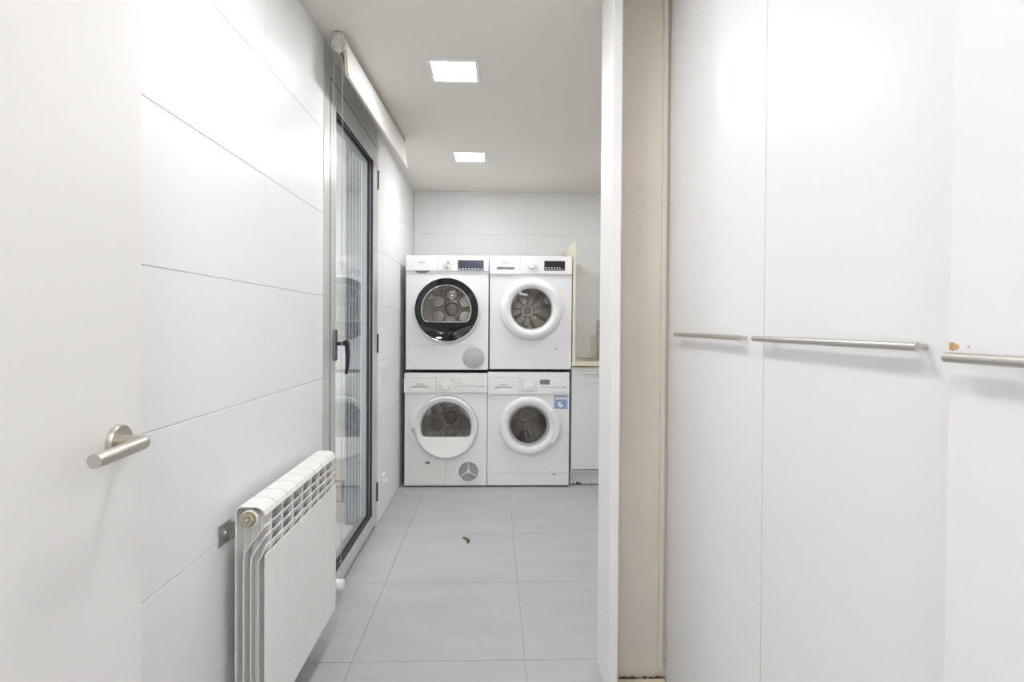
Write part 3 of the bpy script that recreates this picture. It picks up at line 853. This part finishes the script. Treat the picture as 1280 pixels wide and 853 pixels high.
# far door: slightly warped, its foot stands a hair off the end panel
dA = obj('door', box(BM(), XW, XW+.020, 1.195, 1.7215, ZD0, ZD1, .0012), M_lacquer, wd)
bar_handle(dA, XW-.019, 1.266, 1.733-.006, 1.155, (1.275, 1.665), XW)
dB = obj('door', box(BM(), XW, XW+.020, .664, 1.1915, ZD0, ZD1, .0012), M_lacquer, wd)
bar_handle(dB, XW-.019, .728, 1.199, 1.155, (.738, 1.140), XW)
obj('edge_band', box(BM(), XW+.001, XW+.019, 1.1916, 1.1930, ZD0, ZD1), M_edge, dB)
obj('edge_band', box(BM(), XW+.001, XW+.019, 1.1935, 1.1949, ZD0, ZD1), M_edge, dA)
# nearest door: stands ajar, hinged at its near edge
y_far, y_hinge, ajar = .664, .135, .030
bm = BM()
def px_(y): return XW-ajar*(y-y_hinge)/(y_far-y_hinge)
vsq = []
for y in (y_hinge, y_far):
    for dx in (0, .020):
        for z in (ZD0, ZD1): vsq.append(bm.verts.new((px_(y)+dx, y, z)))
for q in ((0, 1, 3, 2), (4, 6, 7, 5), (0, 4, 5, 1), (2, 3, 7, 6), (0, 2, 6, 4), (1, 5, 7, 3)): bm.faces.new([vsq[i] for i in q])
bmesh.ops.bevel(bm, geom=list(bm.edges), offset=.0012, segments=1, affect='EDGES')
dC = obj('door', bm, M_lacquer, wd)
bm = BM()
rod(bm, (px_(.646)-.020, .646, 1.146), (px_(.175)-.020, .175, 1.146), .0062, 20, .0008)
for yp in (.555, .20): rod(bm, (px_(yp)-.020, yp, 1.146), (px_(yp)+.001, yp, 1.146), .0042, 14)
obj('handle', bm, M_steel, dC, True)
bm = BM()
out = [(.663, 1.1625), (.658, 1.1635), (.653, 1.1615), (.650, 1.160), (.6495, 1.157), (.653, 1.1545), (.658, 1.1530), (.663, 1.1545)]
a = [bm.verts.new((px_(y)-.0006, y, z)) for y, z in out]; b = [bm.verts.new((px_(y)+.001, y, z)) for y, z in out]
bm.faces.new(a)
for i in range(len(out)): bm.faces.new((a[i], a[(i+1) % 8], b[(i+1) % 8], b[i]))
o = obj('chip', bm, M_chip, dC); o['label'] = 'bare brown chip in the white lacquer'
obj('screw_hole', rod(BM(), (px_(.637)-.0006, .637, 1.1585), (px_(.637)+.001, .637, 1.1585), .0016, 10), M_grey, dC)

# ================================================================ RADIATOR
RX0, RX1, RY0, RZ0, RH, SW = -.650, -.573, 1.440, .139, .578, .080
rad = thing('radiator', (-.61, 1.76, RZ0), 'white aluminium column radiator on the left wall', 'radiator')
def section_mesh():
    bm = BM(); W = RX1-RX0; g = .0034
    y0, y1 = g/2, SW-g/2
    hood = [(.0015, 0), (.0015, RH-.016), (.0045, RH-.006), (.012, RH-.0015), (.052, RH-.0015), (.062, RH-.005), (.070, RH-.012), (.0745, RH-.024)]
    strip(bm, hood, .003, y0, y1)
    for xf, ze in ((.0205, .529), (.0385, .503), (.0565, .477)):
        run = (W-.002-xf); z_b = ze-run*.95-.01
        pts = [(xf, .012), (xf, z_b-.03), (xf+.002, z_b-.012), (xf+.008, z_b+.001), (W-.002, ze)]
        strip(bm, pts, .0024, y0+.001, y1-.001)
    box(bm, W-.004, W, y0, y1, 0, .455, .001)
    prism(bm, [(.002, .02), (W-.003, .02), (W-.0005, .40), (W-.0005, RH-.028), (.068, RH-.016), (.058, RH-.004), (.004, RH-.006)], SW/2-.0015, SW/2+.0015)   # middle web
    rod(bm, (.036, 0, RH-.029), (.036, SW, RH-.029), .017, 20)              # headers
    rod(bm, (.036, 0, .040), (.036, SW, .040), .017, 20)
    rod(bm, (.036, SW/2, .04), (.036, SW/2, RH-.03), .013, 14)
    bmesh.ops.recalc_face_normals(bm, faces=bm.faces)
    me = bpy.data.meshes.new('radiator_section'); bm.to_mesh(me); bm.free(); me.materials.append(M_rad)
    return me
me = section_mesh()
for k in range(8):
    o = link('section', me, rad); o.location = Vector((RX0, RY0+k*SW, RZ0))-rad.location
pc = (RX0+.038, RY0, RZ0+RH-.029)
pl = obj('end_plug', lathe(BM(), [(.0, .021), (-.004, .0225), (-.008, .0215), (-.009, .017), (-.009, 0)], pc, 'y', 32), M_rad, rad, True)
obj('plug_nut', lathe(BM(), [(-.008, .0175), (-.016, .0175), (-.018, .015), (-.018, 0)], pc, 'y', 6), M_brass, pl)
obj('plug_collar', lathe(BM(), [(-.008, .0195), (-.011, .0195), (-.011, 0)], pc, 'y', 28), M_brass, pl, True)
obj('bleed_screw', rod(BM(), (pc[0], pc[1]-.017, pc[2]), (pc[0]-.002, pc[1]-.028, pc[2]-.001), .0055, 12, .001), M_galv, pl, True)
# steel wall bracket
bm = BM()
box(bm, XL, XL+.003, 1.415, 1.480, .622, .676, .001); box(bm, XL, XL+.022, 1.470, 1.474, .626, .672, .001)
br = obj('wall_bracket', bm, M_galv, rad)
obj('bracket_screw', lathe(BM(), [(.003, .010), (.005, .010), (.006, .006), (.009, .005), (.009, 0)], (XL, 1.442, .650), 'x', 18), M_galv, br, True)
# lockshield valve with white cap, pipe to the wall
vz, vy = RZ0+.050, 2.128
va = obj('valve', rod(BM(), (RX0+.038, 2.078, vz), (RX0+.038, vy+.010, vz), .011, 16, .001), M_rad, rad, True)
obj('valve_cap', lathe(BM(), [(0, 0), (0, .014), (.012, .015), (.016, .020), (.050, .0215), (.058, .020), (.060, .014), (.060, 0)], (RX0+.034, vy, vz+.012), 'x', 24), M_plast, va, True)
obj('pipe', rod(BM(), (XL-.001, vy, vz), (RX0+.040, vy, vz), .007, 14), M_rad, va, True)

# ================================================================ ROLLER BLIND
bl = thing('roller_blind', (-.60, 2.80, 2.15), 'cream roller blind rolled up under the ceiling above the balcony door', 'blind')
N0, N1 = Vector((-.603, 2.212, 2.266)), Vector((-.566, 3.450, 2.263))
obj('roller', rod(BM(), N0+Vector((0, .012, 0)), N1, .024, 32, .001), M_blind, bl, True)
obj('end_disc', lathe(BM(), [(.014, 0), (.014, .031), (.003, .0315), (0, .029), (0, .020), (.002, .018), (.002, .009), (-.003, .007), (-.003, 0)], N0, 'y', 40), M_blind_p, bl, True)
bm = BM()
box(bm, -.623, -.583, 2.209, 2.213, 2.280, ZC-.001, .001); box(bm, -.623, -.583, 2.209, 2.250, ZC-.004, ZC-.001, .001)
bk = obj('bracket', bm, M_blind_p, bl)
for dx in (-.011, .011):
    obj('bracket_screw', rod(BM(), (-.603+dx, 2.2092, 2.302-.004), (-.603+dx, 2.2072, 2.298), .0032, 12), M_greyline, bk, True)
obj('bracket', box(BM(), N1.x-.022, N1.x+.022, 3.450, 3.454, 2.235, ZC-.001, .001), M_blind_p, bl)
# hanging fabric and its bottom bar (the far end hangs a little further into the room)
def quad_prism(bm, A, B, C_, D_, th):
    n = (B-A).cross(D_-A).normalized()*th
    a = [bm.verts.new(p) for p in (A, B, C_, D_)]; b = [bm.verts.new(p+n) for p in (A, B, C_, D_)]
    bm.faces.new(a); bm.faces.new(b)
    for i in range(4): bm.faces.new((a[i], a[(i+1) % 4], b[(i+1) % 4], b[i]))
n0t, n0b = Vector((-.577, 2.226, 2.275)), Vector((-.571, 2.226, 2.152))
n1t, n1b = Vector((-.544, 3.446, 2.292)), Vector((-.529, 3.446, 2.135))
bm = BM(); quad_prism(bm, n0b, n1b, n1t, n0t, -.0012)
obj('fabric', bm, M_blind, bl)
bm = BM()
d_ = (n1b-n0b).normalized()
lathe(bm, [(0, .0035), (0, .0075), ((n1b-n0b).length, .0075), ((n1b-n0b).length, .0035), (0.001, .0035)], n0b+Vector((-.004, 0, 0)), d_, 18)
obj('bottom_bar', bm, M_blind, bl, True)
# inner wall-side sheet of the fold
bm = BM(); quad_prism(bm, n0b+Vector((-.012, 0, .004)), n1b+Vector((-.012, 0, .004)), n1t+Vector((-.032, 0, -.01)), n0t+Vector((-.036, 0, -.01)), .0012)
obj('fabric_fold', bm, M_blind, bl)
bm = BM()
prism(bm, [(n0b.x, n0b.z), (n0b.x-.013, n0b.z+.004), (n0b.x-.016, 2.235), (n0t.x-.012, n0t.z), (n0t.x, n0t.z)], 2.2235, 2.2258)
obj('end_plate', bm, M_cream, bl)
# bead chain
bm = BM(); path = []
xa, xb, zb, zt = -.622, -.588, .108, 2.262
L_ = zt-zb
n = int(L_/.0062)
for i in range(n+1):
    t = i/n
    path.append((xa+(.012)*t, 2.208, zt-L_*t))
for i in range(1, 8):
    a = PI*i/8; cx_ = (xa+.012+xb-.002)/2; rr = (xb-.002-xa-.012)/2
    path.append((cx_-rr*math.cos(a), 2.208, zb-rr*1.2*math.sin(a)))
for i in range(n+1):
    t = i/n
    path.append((xb-.002+.002*t, 2.208, zb+L_*t))
for p in path:
    bmesh.ops.create_icosphere(bm, subdivisions=1, radius=.0024, matrix=Matrix.Translation(p))
o = obj('chain', bm, M_bead, bl, True); o['kind'] = 'stuff'
bm = BM(); tube(bm, path[::6], .0006, 5); obj('chain_cord', bm, M_bead, bl)

# ================================================================ SMALL THINGS
def outlet(y, z, s, label, socket):
    t = thing('wall_socket' if socket else 'light_switch', (XL, y, z), label, 'socket' if socket else 'switch')
    bm = BM(); box(bm, XL, XL+.010, y-s/2, y+s/2, z-s/2, z+s/2, .003, 2); obj('plate', bm, M_plast, t)
    if socket:
        obj('socket_well', lathe(BM(), [(.010, .024), (.012, .023), (.012, .020), (.0105, .019), (.0105, 0)], (XL, y, z), 'x', 28), M_plast_w, t, True)
        bm = BM(); rod(bm, (XL+.0105, y+.004, z-.004), (XL+.022, y+.004, z-.010), .014, 18, .003)
        obj('plug', bm, M_plast, t, True)
    else:
        obj('rocker', box(BM(), XL+.010, XL+.014, y-.026, y+.026, z-.026, z+.026, .002), M_plast, t)
outlet(3.525, .890, .084, 'white wall switch high beside the balcony door', False)
outlet(3.50, .215, .086, 'white wall socket low near the floor beside the balcony door', True)
# curled scrap on the floor
bm = BM(); n = 10; L = []
for i in range(n+1):
    t = i/n; a = -.6+2.4*t; wv = .009*math.sin(PI*min(max(t, .02), .98))
    cx_, cy_ = -.142+.028*math.cos(a)-.016, 3.075+.045*math.sin(a)-.02
    L.append([(cx_-wv, cy_, .001+.004*t), (cx_, cy_+.002, .007+.006*math.sin(PI*t)), (cx_+wv, cy_, .002+.012*t)])
V1 = [[bm.verts.new(p) for p in r] for r in L]
for A, B in zip(V1, V1[1:]):
    for i in range(2): bm.faces.new((A[i], A[i+1], B[i+1], B[i]))
bmesh.ops.solidify(bm, geom=list(bm.faces), thickness=.0008)
lo = min(v.co.z for v in bm.verts); bmesh.ops.translate(bm, verts=bm.verts, vec=(0, 0, -lo))
o = obj('dry_leaf', bm, M_leafdry, None, True)
tag(o, 'small curled dry leaf lying on the grey floor tiles', 'leaf')
bpy.context.view_layer.update()
